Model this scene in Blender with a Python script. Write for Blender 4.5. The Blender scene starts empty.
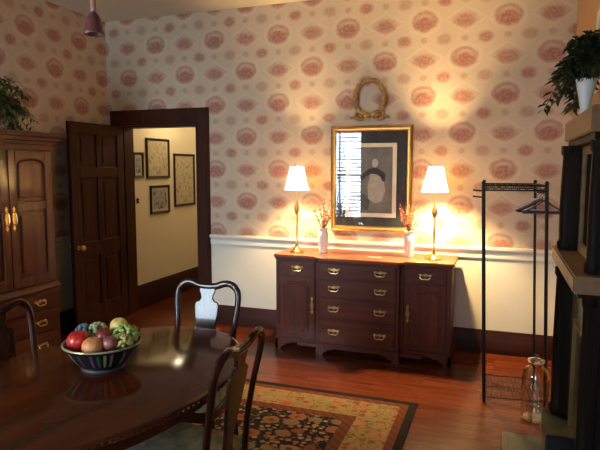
import bpy, bmesh, math, random
from mathutils import Vector, Matrix
random.seed(7)
PI = math.pi
SC = bpy.context.scene
COL = SC.collection

# ------------------------------------------------------------------ materials
class NT:
    def __init__(self, name):
        self.m = bpy.data.materials.new(name); self.m.use_nodes = True
        self.t = self.m.node_tree; self.t.nodes.clear()
        self.out = self.t.nodes.new('ShaderNodeOutputMaterial')
    def n(self, typ, **kw):
        nd = self.t.nodes.new('ShaderNode' + typ)
        for k, v in kw.items():
            if hasattr(nd, k) and k not in nd.inputs: setattr(nd, k, v)
            else: self.set(nd.inputs[k.replace('_', ' ')] if k.replace('_', ' ') in nd.inputs else nd.inputs[k], v)
        return nd
    def set(self, inp, v):
        if isinstance(v, bpy.types.NodeSocket): self.t.links.new(v, inp)
        elif isinstance(v, (tuple, list)) and inp.type == 'RGBA' and len(v) == 3: inp.default_value = (*v, 1)
        else: inp.default_value = v
    def f(self, op, a, b=None, c=None, clamp=False):
        nd = self.t.nodes.new('ShaderNodeMath'); nd.operation = op; nd.use_clamp = clamp
        self.set(nd.inputs[0], a)
        if b is not None: self.set(nd.inputs[1], b)
        if c is not None: self.set(nd.inputs[2], c)
        return nd.outputs[0]
    def mix(self, fac, a, b, mode='MIX'):
        nd = self.t.nodes.new('ShaderNodeMix'); nd.data_type = 'RGBA'; nd.blend_type = mode
        self.set(nd.inputs[0], fac); self.set(nd.inputs[6], a); self.set(nd.inputs[7], b)
        return nd.outputs[2]
    def ramp(self, fac, stops):
        nd = self.t.nodes.new('ShaderNodeValToRGB'); cr = nd.color_ramp
        while len(cr.elements) < len(stops): cr.elements.new(0.5)
        for e, (p, c) in zip(cr.elements, stops): e.position = p; e.color = (*c, 1)
        self.set(nd.inputs[0], fac); return nd.outputs[0]
    def ss(self, x, lo, hi):
        nd = self.t.nodes.new('ShaderNodeMapRange'); nd.interpolation_type = 'SMOOTHSTEP'
        self.set(nd.inputs[0], x); nd.inputs[1].default_value = lo; nd.inputs[2].default_value = hi
        return nd.outputs[0]
    def xyz(self, kind='Object'):
        tc = self.t.nodes.new('ShaderNodeTexCoord'); s = self.t.nodes.new('ShaderNodeSeparateXYZ')
        self.t.links.new(tc.outputs[kind], s.inputs[0]); return tc.outputs[kind], s.outputs[0], s.outputs[1], s.outputs[2]
    def vec(self, x, y, z=0.0):
        nd = self.t.nodes.new('ShaderNodeCombineXYZ')
        for i, v in enumerate((x, y, z)): self.set(nd.inputs[i], v)
        return nd.outputs[0]
    def noise(self, vec, scale, detail=3.0):
        return self.n('TexNoise', Vector=vec, Scale=scale, Detail=detail).outputs[0]
    def bsdf(self, col, rough=0.5, metal=0.0, spec=0.5, coat=0.0, coat_rough=0.08, normal=None):
        b = self.t.nodes.new('ShaderNodeBsdfPrincipled')
        self.set(b.inputs['Base Color'], col); self.set(b.inputs['Roughness'], rough); self.set(b.inputs['Metallic'], metal)
        self.set(b.inputs['Specular IOR Level'], spec); self.set(b.inputs['Coat Weight'], coat); self.set(b.inputs['Coat Roughness'], coat_rough)
        if normal is not None: self.set(b.inputs['Normal'], normal)
        self.t.links.new(b.outputs[0], self.out.inputs[0]); return b
    def bump(self, h, strength=0.3, dist=0.01):
        return self.n('Bump', Height=h, Strength=strength, Distance=dist).outputs[0]

def plain(name, col, rough=0.5, metal=0.0, spec=0.5, var=0.12, scale=14, coat=0.0):
    t = NT(name); v, x, y, z = t.xyz()
    n = t.noise(v, scale)
    c = t.mix(n, tuple(k * (1 - var) for k in col), tuple(min(1, k * (1 + var)) for k in col))
    t.bsdf(c, rough, metal, spec, coat); return t.m

def wood(name, dark, light, rough=0.3, axis='z', coat=0.3, scale=1.0, spec=0.25):
    t = NT(name); v, x, y, z = t.xyz()
    s = {'x': (2, 26, 26), 'y': (26, 2, 26), 'z': (26, 26, 2)}[axis]
    vv = t.vec(t.f('MULTIPLY', x, s[0] * scale), t.f('MULTIPLY', y, s[1] * scale), t.f('MULTIPLY', z, s[2] * scale))
    n = t.noise(vv, 1.0, 5.0)
    c = t.ramp(n, [(0.3, dark), (0.7, light)])
    t.bsdf(c, rough, 0, spec, coat); return t.m

def wallpaper(name, axis, u0, dx):
    t = NT(name); v, x, y, z = t.xyz()
    u = x if axis == 'x' else y
    dz, z0 = 0.3035, 2.748
    U = t.f('DIVIDE', t.f('SUBTRACT', u, u0), dx); V = t.f('DIVIDE', t.f('SUBTRACT', z, z0), dz)
    vec2 = t.vec(u, z)
    def cell(offu, offv):
        a = t.f('ADD', U, offu); b = t.f('ADD', V, offv)
        iu = t.f('ROUND', a); iv = t.f('ROUND', b)
        X = t.f('MULTIPLY', t.f('SUBTRACT', a, iu), dx); Z = t.f('MULTIPLY', t.f('SUBTRACT', b, iv), dz)
        par = t.f('FLOORED_MODULO', t.f('ADD', iu, iv), 2.0)
        return X, Z, t.f('GREATER_THAN', par, 0.5)
    def ell(X, Z, rx, rz):
        a = t.f('DIVIDE', X, rx); b = t.f('DIVIDE', Z, rz)
        return t.f('SQRT', t.f('ADD', t.f('MULTIPLY', a, a), t.f('MULTIPLY', b, b)))
    n1 = t.noise(vec2, 42, 4.0); n2 = t.noise(vec2, 18, 2.0); n3 = t.noise(vec2, 5, 2.0)
    wob = t.f('MULTIPLY', t.f('SUBTRACT', n2, 0.5), 0.35)
    X, Z, par = cell(0, 0)
    d = t.f('ADD', ell(X, Z, 0.105, 0.085), wob)
    ring = t.f('MULTIPLY', t.ss(d, 1.08, 0.92), t.ss(d, 0.5, 0.85))
    core = t.ss(t.f('ADD', ell(X, t.f('ADD', Z, 0.012), 0.09, 0.064), wob), 1.05, 0.5)
    rnd = t.f('ADD', t.f('MULTIPLY', ring, 0.65), t.f('MULTIPLY', core, 0.95), clamp=True)
    dd = t.f('ADD', t.f('DIVIDE', t.f('ABSOLUTE', X), 0.125), t.f('DIVIDE', t.f('ABSOLUTE', Z), 0.078))
    dd = t.f('ADD', dd, wob)
    dring = t.f('MULTIPLY', t.ss(dd, 1.15, 1.0), t.ss(dd, 0.75, 0.98))
    dcore = t.ss(t.f('ADD', ell(X, t.f('ADD', Z, 0.012), 0.112, 0.07), wob), 1.1, 0.4)
    dia = t.f('ADD', t.f('MULTIPLY', dring, 0.12), t.f('MULTIPLY', dcore, 0.85), clamp=True)
    main = t.f('ADD', t.f('MULTIPLY', rnd, t.f('SUBTRACT', 1.0, par)), t.f('MULTIPLY', dia, par))
    X2, Z2, par2 = cell(0.5, 0.5)
    sm = t.ss(t.f('ADD', ell(X2, Z2, 0.072, 0.055), wob), 1.1, 0.45)
    small_red = t.f('MULTIPLY', sm, t.f('SUBTRACT', 1.0, par2)); small_grey = t.f('MULTIPLY', sm, par2)
    X3, Z3, par3 = cell(0, 0.5)
    mini = t.ss(t.f('ADD', ell(X3, Z3, 0.035, 0.03), wob), 1.1, 0.5)
    detail = t.f('ADD', 0.68, t.f('MULTIPLY', t.ss(n1, 0.35, 0.65), 0.32))
    red = t.f('MULTIPLY', t.f('ADD', main, t.f('MULTIPLY', small_red, 0.85), clamp=True), detail)
    grey = t.f('MULTIPLY', t.f('ADD', t.f('MULTIPLY', small_grey, 0.6), t.f('MULTIPLY', mini, 0.5)), detail)
    base = t.mix(n3, (0.50, 0.405, 0.30), (0.56, 0.46, 0.35))
    vine = t.f('MULTIPLY', t.ss(t.f('ABSOLUTE', t.f('SUBTRACT', n2, 0.5)), 0.035, 0.0), 0.22)
    c = t.mix(vine, base, (0.5, 0.34, 0.24))
    halo = t.f('ADD', t.f('MULTIPLY', t.f('MULTIPLY', t.ss(d, 1.45, 1.3), t.ss(d, 1.05, 1.2)), t.f('SUBTRACT', 1.0, par)), t.f('MULTIPLY', t.f('MULTIPLY', t.ss(dd, 1.5, 1.35), t.ss(dd, 1.15, 1.25)), par))
    c = t.mix(t.f('MULTIPLY', halo, 0.16), c, (0.72, 0.62, 0.50))
    c = t.mix(t.f('MULTIPLY', grey, 0.9), c, (0.31, 0.125, 0.09))
    c = t.mix(t.f('MULTIPLY', red, 0.95), c, (0.33, 0.10, 0.075))
    paint = t.mix(t.noise(v, 6), (0.62, 0.595, 0.52), (0.66, 0.635, 0.56))
    c = t.mix(t.f('GREATER_THAN', z, 0.86), paint, c)
    t.bsdf(c, 0.7, 0, 0.3); return t.m

def floor_mat():
    t = NT('hardwood_planks'); v, x, y, z = t.xyz()
    b = t.n('TexBrick', Vector=v, Scale=1.0, Mortar_Size=0.0015, Brick_Width=1.3, Row_Height=0.07, Bias=0.0)
    b.offset = 0.37; b.inputs['Color1'].default_value = (0.085, 0.017, 0.0055, 1); b.inputs['Color2'].default_value = (0.14, 0.031, 0.010, 1)
    b.inputs['Mortar'].default_value = (0.05, 0.015, 0.006, 1)
    g = t.noise(t.vec(t.f('MULTIPLY', x, 3), t.f('MULTIPLY', y, 60), 0.0), 1.0, 5.0)
    c = t.mix(0.75, b.outputs[0], t.ramp(g, [(0.3, (0.5, 0.5, 0.5)), (0.7, (1.25, 1.2, 1.15))]), 'MULTIPLY')
    t.bsdf(c, 0.24, 0, 0.25, 0.0); return t.m

def rug_mat(hx, hy):
    t = NT('oriental_rug_weave'); v, x, y, z = t.xyz()
    d = t.f('MINIMUM', t.f('SUBTRACT', hx, t.f('ABSOLUTE', x)), t.f('SUBTRACT', hy, t.f('ABSOLUTE', y)))
    def flowers(scale, r, seed):
        vo = t.n('TexVoronoi', Vector=t.vec(t.f('ADD', x, seed), t.f('MULTIPLY', y, 1.25)), Scale=scale, Randomness=0.55)
        dist = t.f('DIVIDE', vo.outputs['Distance'], 1.0)
        s = t.n('SeparateColor', Color=vo.outputs['Color'])
        return dist, s.outputs[0], s.outputs[1]
    nz = t.noise(t.vec(x, y), 30, 3)
    wob = t.f('MULTIPLY', t.f('SUBTRACT', nz, 0.5), 0.35)
    # field
    fd, fr, fg = flowers(7.5, .4, 0.0); fd = t.f('ADD', fd, wob)
    fl = t.ramp(fr, [(0.0, (0.20, 0.045, 0.026)), (0.4, (0.27, 0.16, 0.07)), (0.75, (0.17, 0.13, 0.06)), (1.0, (0.26, 0.09, 0.045))])
    field = t.mix(t.ss(fd, 0.47, 0.40), (0.012, 0.011, 0.018), fl)
    field = t.mix(t.ss(fd, 0.22, 0.15), field, (0.16, 0.03, 0.022))
    f2, r2, g2 = flowers(21, .3, 3.3); f2 = t.f('ADD', f2, wob)
    small = t.f('MULTIPLY', t.ss(f2, 0.43, 0.34), t.ss(fd, 0.44, 0.5))
    field = t.mix(small, field, t.ramp(r2, [(0.2, (0.33, 0.22, 0.10)), (0.6, (0.26, 0.06, 0.035)), (0.9, (0.20, 0.19, 0.10))]))
    # border
    bd, br, bg = flowers(6.6, .4, 7.7); bd = t.f('ADD', bd, wob)
    bflow = t.ramp(br, [(0.1, (0.34, 0.07, 0.04)), (0.5, (0.22, 0.19, 0.08)), (0.9, (0.40, 0.13, 0.06))])
    border = t.mix(t.ss(bd, 0.40, 0.32), (0.25, 0.165, 0.075), bflow)
    border = t.mix(t.ss(bd, 0.24, 0.17), border, (0.23, 0.15, 0.065))
    b2, s2, g3 = flowers(15, .3, 1.9); b2 = t.f('ADD', b2, wob)
    border = t.mix(t.f('MULTIPLY', t.ss(b2, 0.40, 0.32), t.ss(bd, 0.40, 0.46)), border, t.ramp(s2, [(0.3, (0.22, 0.06, 0.03)), (0.7, (0.16, 0.16, 0.07))]))
    vl = t.f('SUBTRACT', t.noise(t.vec(x, y), 13, 1), 0.5); vl = t.ss(t.f('ABSOLUTE', vl), 0.022, 0.008)
    border = t.mix(t.f('MULTIPLY', vl, 0.75), border, (0.085, 0.045, 0.02))
    border = t.mix(t.f('MULTIPLY', t.ss(nz, .5, .7), .45), border, (0.14, 0.085, 0.035))
    field = t.mix(t.f('MULTIPLY', vl, 0.7), field, (0.15, 0.085, 0.035))
    guard = t.mix(t.ss(t.f('SINE', t.f('MULTIPLY', t.f('ADD', x, y), 90)), -0.2, 0.2), (0.12, 0.026, 0.016), (0.115, 0.045, 0.024))
    c = t.mix(t.f('GREATER_THAN', d, 0.05), (0.014, 0.011, 0.011), guard)
    c = t.mix(t.f('GREATER_THAN', d, 0.10), c, border)
    c = t.mix(t.f('GREATER_THAN', d, 0.33), c, guard)
    c = t.mix(t.f('GREATER_THAN', d, 0.40), c, field)
    t.bsdf(c, 0.95, 0, 0.1, normal=t.bump(t.noise(v, 260, 2), 0.4, 0.003)); return t.m

def glass_mat(name, tint=(0.95, 0.97, 0.97), refl=1.0):
    t = NT(name)
    tr = t.n('BsdfTransparent', Color=tint); gl = t.n('BsdfGlossy', Color=(1, 1, 1), Roughness=0.015)
    g = t.n('NewGeometry'); dp = t.n('VectorMath', operation='DOT_PRODUCT'); t.set(dp.inputs[0], g.outputs['Normal']); t.set(dp.inputs[1], g.outputs['Incoming'])
    fr = t.f('ADD', 0.04, t.f('MULTIPLY', 0.96, t.f('POWER', t.f('SUBTRACT', 1.0, t.f('ABSOLUTE', dp.outputs['Value']), clamp=True), 5.0)))
    mx = t.t.nodes.new('ShaderNodeMixShader')
    t.set(mx.inputs[0], t.f('MULTIPLY', fr, refl, clamp=True)); t.t.links.new(tr.outputs[0], mx.inputs[1]); t.t.links.new(gl.outputs[0], mx.inputs[2])
    t.t.links.new(mx.outputs[0], t.out.inputs[0]); return t.m

def shade_mat():
    t = NT('pleated_shade_cloth')
    v, x, y, z = t.xyz()
    a = t.f('ARCTAN2', y, x); st = t.f('SINE', t.f('MULTIPLY', a, 60))
    c = t.mix(t.ss(st, -1, 1), (0.90, 0.80, 0.60), (0.96, 0.88, 0.70))
    df = t.n('BsdfDiffuse', Color=c); tl = t.n('BsdfTranslucent', Color=c)
    mx = t.t.nodes.new('ShaderNodeMixShader'); mx.inputs[0].default_value = 0.85
    t.t.links.new(df.outputs[0], mx.inputs[1]); t.t.links.new(tl.outputs[0], mx.inputs[2]); t.t.links.new(mx.outputs[0], t.out.inputs[0])
    return t.m

def emit_mat(name, col, strength):
    t = NT(name); e = t.n('Emission', Color=col, Strength=strength); t.t.links.new(e.outputs[0], t.out.inputs[0]); return t.m

def bowl_mat():
    t = NT('painted_striped_tole'); v, x, y, z = t.xyz()
    a = t.f('DIVIDE', t.f('ARCTAN2', y, x), 2 * PI); k = t.f('MULTIPLY', t.f('ADD', a, 0.5), 34)
    fr = t.f('FRACT', k); idx = t.f('FLOOR', k)
    w = t.n('TexWhiteNoise', noise_dimensions='1D', W=idx).outputs[0]
    sc = t.ramp(w, [(0.0, (0.30, 0.27, 0.08)), (0.25, (0.07, 0.17, 0.06)), (0.45, (0.012, 0.012, 0.014)), (0.6, (0.012, 0.012, 0.014)), (0.72, (0.12, 0.05, 0.13)), (0.9, (0.32, 0.29, 0.14)), (1.0, (0.03, 0.05, 0.11))])
    m = t.f('MULTIPLY', t.ss(t.f('ABSOLUTE', t.f('SUBTRACT', fr, 0.5)), 0.26, 0.16), t.f('MULTIPLY', t.ss(z, 0.028, 0.04), t.ss(z, 0.098, 0.088)))
    t.bsdf(t.mix(m, (0.012, 0.012, 0.014), sc), 0.2, 0, 0.5); return t.m

def fabric_seat():
    t = NT('worn_green_damask'); v, x, y, z = t.xyz()
    n = t.noise(v, 24, 4); c = t.ramp(n, [(0.35, (0.16, 0.17, 0.10)), (0.6, (0.30, 0.29, 0.18)), (0.75, (0.36, 0.31, 0.19))])
    t.bsdf(c, 0.8, 0, 0.2); return t.m

M = {}
M['paper_back'] = wallpaper('toile_wallpaper_and_paint', 'x', 0.012, 0.3265)
M['paper_left'] = wallpaper('toile_wallpaper_side', 'y', 4.417, 0.3215)
M['paint_tan'] = plain('tan_wall_paint', (0.38, 0.24, 0.115), 0.8, var=0.05, scale=3)
M['paint_white'] = plain('white_trim_paint', (0.74, 0.71, 0.63), 0.45, var=0.03)
M['ceiling'] = plain('ceiling_paint', (0.62, 0.56, 0.45), 0.9, var=0.04, scale=3)
M['hall_paint'] = plain('hall_cream_paint', (0.74, 0.64, 0.44), 0.7, var=0.03, scale=3)
M['floor'] = floor_mat()
M['dark_wood'] = wood('dark_trim_wood', (0.026, 0.007, 0.004), (0.056, 0.0155, 0.008), 0.42, 'z', 0, 1, .15)
M['dark_wood_x'] = wood('dark_baseboard_wood', (0.022, 0.0055, 0.0032), (0.045, 0.012, 0.0065), 0.42, 'x', 0, 1, .12)
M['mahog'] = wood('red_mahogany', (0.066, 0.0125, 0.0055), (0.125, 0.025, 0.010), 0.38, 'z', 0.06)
M['mahog_x'] = wood('red_mahogany_along', (0.070, 0.0135, 0.006), (0.132, 0.027, 0.011), 0.38, 'x', 0.06)
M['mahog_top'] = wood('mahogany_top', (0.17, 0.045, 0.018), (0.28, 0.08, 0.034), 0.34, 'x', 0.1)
M['armoire'] = wood('cherry_armoire', (0.062, 0.014, 0.0055), (0.12, 0.030, 0.011), 0.36, 'z', 0.15)
M['armoire_y'] = wood('cherry_armoire_along', (0.062, 0.014, 0.0055), (0.115, 0.028, 0.010), 0.4, 'y', 0.06)
M['table'] = wood('polished_table_mahogany', (0.042, 0.009, 0.0035), (0.095, 0.021, 0.007), 0.11, 'y', 0.0, 0.6, .25)
M['chair'] = wood('polished_chair_mahogany', (0.018, 0.006, 0.004), (0.04, 0.012, 0.007), 0.24, 'z', 0.28)
M['mantel'] = wood('ebonised_mantel', (0.006, 0.004, 0.003), (0.015, 0.008, 0.005), 0.5, 'z', 0.0, 1, .08)
M['mantel_oak'] = wood('mantel_oak', (0.16, 0.092, 0.047), (0.23, 0.135, 0.07), 0.45, 'y', 0.0, 1, .2)
M['brass'] = plain('aged_brass', (0.62, 0.42, 0.16), 0.28, 1.0, var=0.15, scale=40)
M['gilt'] = plain('gilt_frame', (0.50, 0.27, 0.07), 0.35, 0.85, var=0.25, scale=40)
M['old_gold'] = plain('old_gold_leaf', (0.33, 0.19, 0.065), 0.45, 0.5, var=0.35, scale=60)
M['white_ceramic'] = plain('white_ceramic', (0.72, 0.72, 0.70), 0.2, var=0.03)
M['iron'] = plain('black_iron', (0.018, 0.014, 0.012), 0.4, 0.6, var=0.2)
M['black'] = plain('black_slate', (0.008, 0.008, 0.008), 0.4, var=0.2)
M['seat'] = fabric_seat()
M['shade'] = shade_mat()
M['bulb'] = emit_mat('lamp_bulb_glow', (1.0, 0.74, 0.40), 60)
M['glass'] = glass_mat('clear_glass')
M['pic_glass'] = glass_mat('picture_glass', (0.98, 0.985, 0.985), .5)
M['jar_glass'] = glass_mat('jar_glass', (0.955, 0.97, 0.92), 2.6)
M['mirror'] = plain('mirror_silver', (0.42, 0.36, 0.30), 0.08, 1.0, var=0.1)
M['bowl'] = bowl_mat()

# ------------------------------------------------------------------ mesh builder
class MB:
    def __init__(self): self.b = bmesh.new(); self.mi = 0
    def _f(self, vs):
        try:
            f = self.b.faces.new(vs); f.material_index = self.mi; return f
        except ValueError: return None
    def box(self, x0, x1, y0, y1, z0, z1, bev=0.0):
        tmp = bmesh.new()
        bmesh.ops.create_cube(tmp, size=1.0)
        for v in tmp.verts: v.co = Vector(((x0 + x1) / 2 + v.co.x * (x1 - x0), (y0 + y1) / 2 + v.co.y * (y1 - y0), (z0 + z1) / 2 + v.co.z * (z1 - z0)))
        if bev > 0: bmesh.ops.bevel(tmp, geom=list(tmp.edges), offset=bev, segments=2, affect='EDGES')
        self.merge(tmp); return self
    def merge(self, tmp, mat=None):
        mp = {}
        for v in tmp.verts: mp[v] = self.b.verts.new(mat @ v.co if mat else v.co)
        for f in tmp.faces: self._f([mp[v] for v in f.verts])
        tmp.free()
    def lathe(self, prof, c=(0, 0, 0), n=32, sx=1.0, sy=1.0, axis='z', cap=True):
        rings = []
        for r, z in prof:
            ring = []
            for i in range(n):
                a = 2 * PI * i / n; p = (r * math.cos(a) * sx, r * math.sin(a) * sy, z)
                if axis == 'x': p = (p[2], p[0], p[1])
                if axis == 'y': p = (p[0], p[2], p[1])
                ring.append(self.b.verts.new((c[0] + p[0], c[1] + p[1], c[2] + p[2])))
            rings.append(ring)
        for a, b in zip(rings, rings[1:]):
            for i in range(n): self._f([a[i], a[(i + 1) % n], b[(i + 1) % n], b[i]])
        if cap: self._f(rings[0][::-1]); self._f(rings[-1])
        return self
    def tube(self, pts, r, n=10, flat=1.0, up=(0, 0, 1), closed=False):
        pts = [Vector(p) for p in pts]; N = len(pts)
        rr = r if isinstance(r, (list, tuple)) else [r] * N
        rings = []; prev = None
        for i, p in enumerate(pts):
            if closed: t = pts[(i + 1) % N] - pts[i - 1]
            else: t = pts[min(i + 1, N - 1)] - pts[max(i - 1, 0)]
            t.normalize()
            ref = prev if prev is not None else Vector(up)
            s = ref - t * ref.dot(t)
            if s.length < 1e-4: s = Vector((1, 0, 0)) - t * t.x
            if s.length < 1e-4: s = Vector((0, 1, 0)) - t * t.y
            s.normalize(); prev = s; q = t.cross(s)
            rings.append([self.b.verts.new(p + s * rr[i] * flat * math.cos(2 * PI * k / n) + q * rr[i] * math.sin(2 * PI * k / n)) for k in range(n)])
        pr = list(zip(rings, rings[1:]))
        if closed: pr.append((rings[-1], rings[0]))
        for a, b in pr:
            for k in range(n): self._f([a[k], a[(k + 1) % n], b[(k + 1) % n], b[k]])
        if not closed: self._f(rings[0][::-1]); self._f(rings[-1])
        return self
    def sphere(self, c, r, seg=16, rings=10, sc=(1, 1, 1), rot=None):
        tmp = bmesh.new(); bmesh.ops.create_uvsphere(tmp, u_segments=seg, v_segments=rings, radius=r)
        m = Matrix.Translation(c) @ (rot.to_4x4() if rot else Matrix()) @ Matrix.Diagonal((*sc, 1))
        self.merge(tmp, m); return self
    def prism(self, poly, plane, d0, d1):
        # poly in 2D; plane 'xz' -> extrude along y, 'yz' -> along x, 'xy' -> along z
        def P(a, b, d): return {'xz': (a, d, b), 'yz': (d, a, b), 'xy': (a, b, d)}[plane]
        A = [self.b.verts.new(P(a, b, d0)) for a, b in poly]; B = [self.b.verts.new(P(a, b, d1)) for a, b in poly]
        n = len(poly); self._f(A); self._f(B[::-1])
        for i in range(n): self._f([A[i], B[i], B[(i + 1) % n], A[(i + 1) % n]])
        return self
    def quad(self, a, b, c, d): self._f([self.b.verts.new(p) for p in (a, b, c, d)]); return self
    def build(self, name, mat, parent=None, loc=(0, 0, 0), sharp=35, bevel=0.0):
        bmesh.ops.recalc_face_normals(self.b, faces=list(self.b.faces))
        me = bpy.data.meshes.new(name)
        for f in self.b.faces: f.smooth = True
        self.b.to_mesh(me); self.b.free()
        try: me.set_sharp_from_angle(angle=math.radians(sharp))
        except Exception: pass
        for m in (mat if isinstance(mat, (list, tuple)) else [mat]): me.materials.append(m)
        o = bpy.data.objects.new(name, me); COL.objects.link(o); o.location = loc
        if parent: o.parent = parent
        if bevel > 0:
            b = o.modifiers.new('bevel', 'BEVEL'); b.width = bevel; b.segments = 2; b.limit_method = 'ANGLE'; b.angle_limit = math.radians(40)
        return o

def tag(o, label, cat, group=None):
    o['label'] = label; o['category'] = cat
    if group: o['group'] = group
    return o
def struct(o): o['kind'] = 'structure'; return o
def thing(name, label, cat, loc=(0, 0, 0), rz=0.0, group=None):
    o = bpy.data.objects.new(name, None); o.empty_display_size = 0.1; COL.objects.link(o)
    o.location = loc; o.rotation_euler = (0, 0, rz); return tag(o, label, cat, group)
def kids(o): return [c for c in COL.objects if c.parent == o]
def dup(root, loc, rz, label, group=None):
    r = root.copy(); COL.objects.link(r); r.location = loc; r.rotation_euler = (0, 0, rz); r['label'] = label
    if group: r['group'] = group
    for ch in kids(root):
        c = ch.copy(); COL.objects.link(c); c.parent = r
        for g in kids(ch):
            d = g.copy(); COL.objects.link(d); d.parent = c
    return r
def spline(pts, n=8):
    P = [Vector(p) for p in pts]; out = []
    for i in range(len(P) - 1):
        p0 = P[max(i - 1, 0)]; p1 = P[i]; p2 = P[i + 1]; p3 = P[min(i + 2, len(P) - 1)]
        for k in range(n):
            t = k / n
            out.append(0.5 * ((2 * p1) + (p2 - p0) * t + (2 * p0 - 5 * p1 + 4 * p2 - p3) * t * t + (3 * p1 - p0 - 3 * p2 + p3) * t ** 3))
    out.append(P[-1]); return out

# ------------------------------------------------------------------ the room
XL, XR, YB, YF, H = -3.847, 0.50, 4.804, -0.80, 3.017
OX0, OX1, OZ = -3.675, -2.80, 1.97          # doorway
struct(MB().box(XL - .15, XR + .15, YF - .15, 8.6, -0.12, 0.0).build('floor', M['floor']))
struct(MB().box(XL - .15, XR + .15, YF - .15, 8.6, H, H + .12).build('ceiling', M['ceiling']))
w = MB().box(XL - .15, OX0, YB, YB + .15, 0, H).box(OX1, XR + .15, YB, YB + .15, 0, H).box(OX0, OX1, YB, YB + .15, OZ, H)
struct(w.build('wall_back', M['paper_back']))
struct(MB().box(XL - .15, XL, YF - .15, YB, 0, H).build('wall_left', M['paper_left']))
struct(MB().box(XR, XR + .15, YF - .15, YB, 0, H).build('wall_right', M['paint_tan']))
WIN = [(-3.42, -2.50, 0.55, 2.25), (-0.65, 0.38, 0.55, 2.25)]  # second window is unseen, added and shifted to send light onto the left wall
w = MB(); xs = XL
for (x0, x1, z0, z1) in WIN:
    w.box(xs, x0, YF - .15, YF, 0, H); w.box(x0, x1, YF - .15, YF, 0, z0); w.box(x0, x1, YF - .15, YF, z1, H); xs = x1
w.box(xs, XR, YF - .15, YF, 0, H)
struct(w.build('wall_front', M['paper_back']))
for i, (x0, x1, z0, z1) in enumerate(WIN):
    f = MB()
    for a in ((x0 - .09, x0, z0 - .09, z1 + .09), (x1, x1 + .09, z0 - .09, z1 + .09), (x0, x1, z0 - .09, z0), (x0, x1, z1, z1 + .09)):
        f.box(a[0], a[1], YF, YF + .025, a[2], a[3], .004)
    zm = (z0 + z1) / 2
    f.box(x0, x1, YF - .11, YF - .07, zm - .02, zm + .02); f.box((x0 + x1) / 2 - .012, (x0 + x1) / 2 + .012, YF - .11, YF - .07, z0, z1)
    for (a, b, c, d) in ((x0, x0 + .035, z0, z1), (x1 - .035, x1, z0, z1), (x0, x1, z0, z0 + .04), (x0, x1, z1 - .04, z1)): f.box(a, b, YF - .11, YF - .07, c, d)
    win = struct(f.build('window_%d' % (i + 1), M['paint_white']))
    MB().box(x0 + .03, x1 - .03, YF - .092, YF - .088, z0 + .03, z1 - .03).build('pane', M['glass'], win)
    bl = MB()
    for k in range(int((z1 - z0 - .04) / .07)):
        z = z0 + .03 + k * .07
        bl.quad((x0 + .01, YF - .062, z + .008), (x1 - .01, YF - .062, z + .008), (x1 - .01, YF + .012, z - .012), (x0 + .01, YF + .012, z - .012))
    bl.box(x0 + .01, x1 - .01, YF - .05, YF - .01, z1 - .04, z1 - .005)
    bl.build('blind', M['paint_white'], win)

# hall beyond the doorway
HX = -3.70
struct(MB().box(HX - .15, HX, YB + .15, 8.4, 0, H).build('wall_hall_left', M['hall_paint']))
struct(MB().box(-2.0, -1.85, YB + .15, 8.4, 0, H).build('wall_hall_right', M['hall_paint']))
struct(MB().box(HX - .15, -1.85, 8.4, 8.55, 0, H).build('wall_hall_end', M['hall_paint']))
def base_profile(d, h): return [(0, 0), (d, 0), (d, h * .80), (d * .72, h * .86), (d * .6, h * .97), (d * .35, h), (0, h)]
def runx(name, x0, x1, ywall, prof, mat):   # moulding on a wall facing -y
    return struct(MB().prism([(ywall - d, z) for d, z in prof], 'yz', x0, x1).build(name, mat, bevel=.002))
def runy(name, y0, y1, xwall, s, prof, mat):
    return struct(MB().prism([(xwall + s * d, z) for d, z in prof], 'xz', y0, y1).build(name, mat, bevel=.002))
bp = base_profile(.024, .195)
runx('baseboard_back', -2.665, XR, YB, bp, M['dark_wood_x'])
runy('baseboard_left', YF, YB, XL, 1, bp, M['dark_wood_x'])
runy('baseboard_right', 3.66, YB, XR, -1, bp, M['dark_wood_x'])
runy('baseboard_hall', YB + .15, 8.4, HX, 1, base_profile(.024, .26), M['dark_wood_x'])
rail = [(0, .80), (.012, .80), (.016, .815), (.012, .845), (.02, .86), (.034, .872), (.036, .892), (.03, .897), (0, .897)]
runx('trim_1', -2.665, XR, YB, rail, M['paint_white'])
runy('trim_2', YF, YB, XL, 1, rail, M['paint_white'])
crown = [(0, H - .06), (.01, H - .055), (.05, H - .012), (.055, H), (0, H)]
cas = MB()
for (x0, x1, z0, z1) in ((-3.81, OX0, 0, OZ + .155), (OX1, -2.665, 0, OZ + .155)):
    cas.box(x0, x1, YB - .025, YB, z0, z1, .005); cas.box(x0 + .02, x1 - .02, YB - .035, YB - .02, z0 + .2, z1 - .02, .006)
    cas.box(x0 - .003, x1 + .003, YB - .038, YB, 0, .22, .006)
cas.box(OX0, OX1, YB - .025, YB, OZ, OZ + .155, .005); cas.box(OX0 - .1, OX1 + .1, YB - .034, YB - .02, OZ + .02, OZ + .135, .006)
cas.box(OX0, OX0 + .02, YB, YB + .15, 0, OZ).box(OX1 - .02, OX1, YB, YB + .15, 0, OZ).box(OX0, OX1, YB, YB + .15, OZ - .02, OZ)
struct(cas.build('trim_3', M['dark_wood']))
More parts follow.
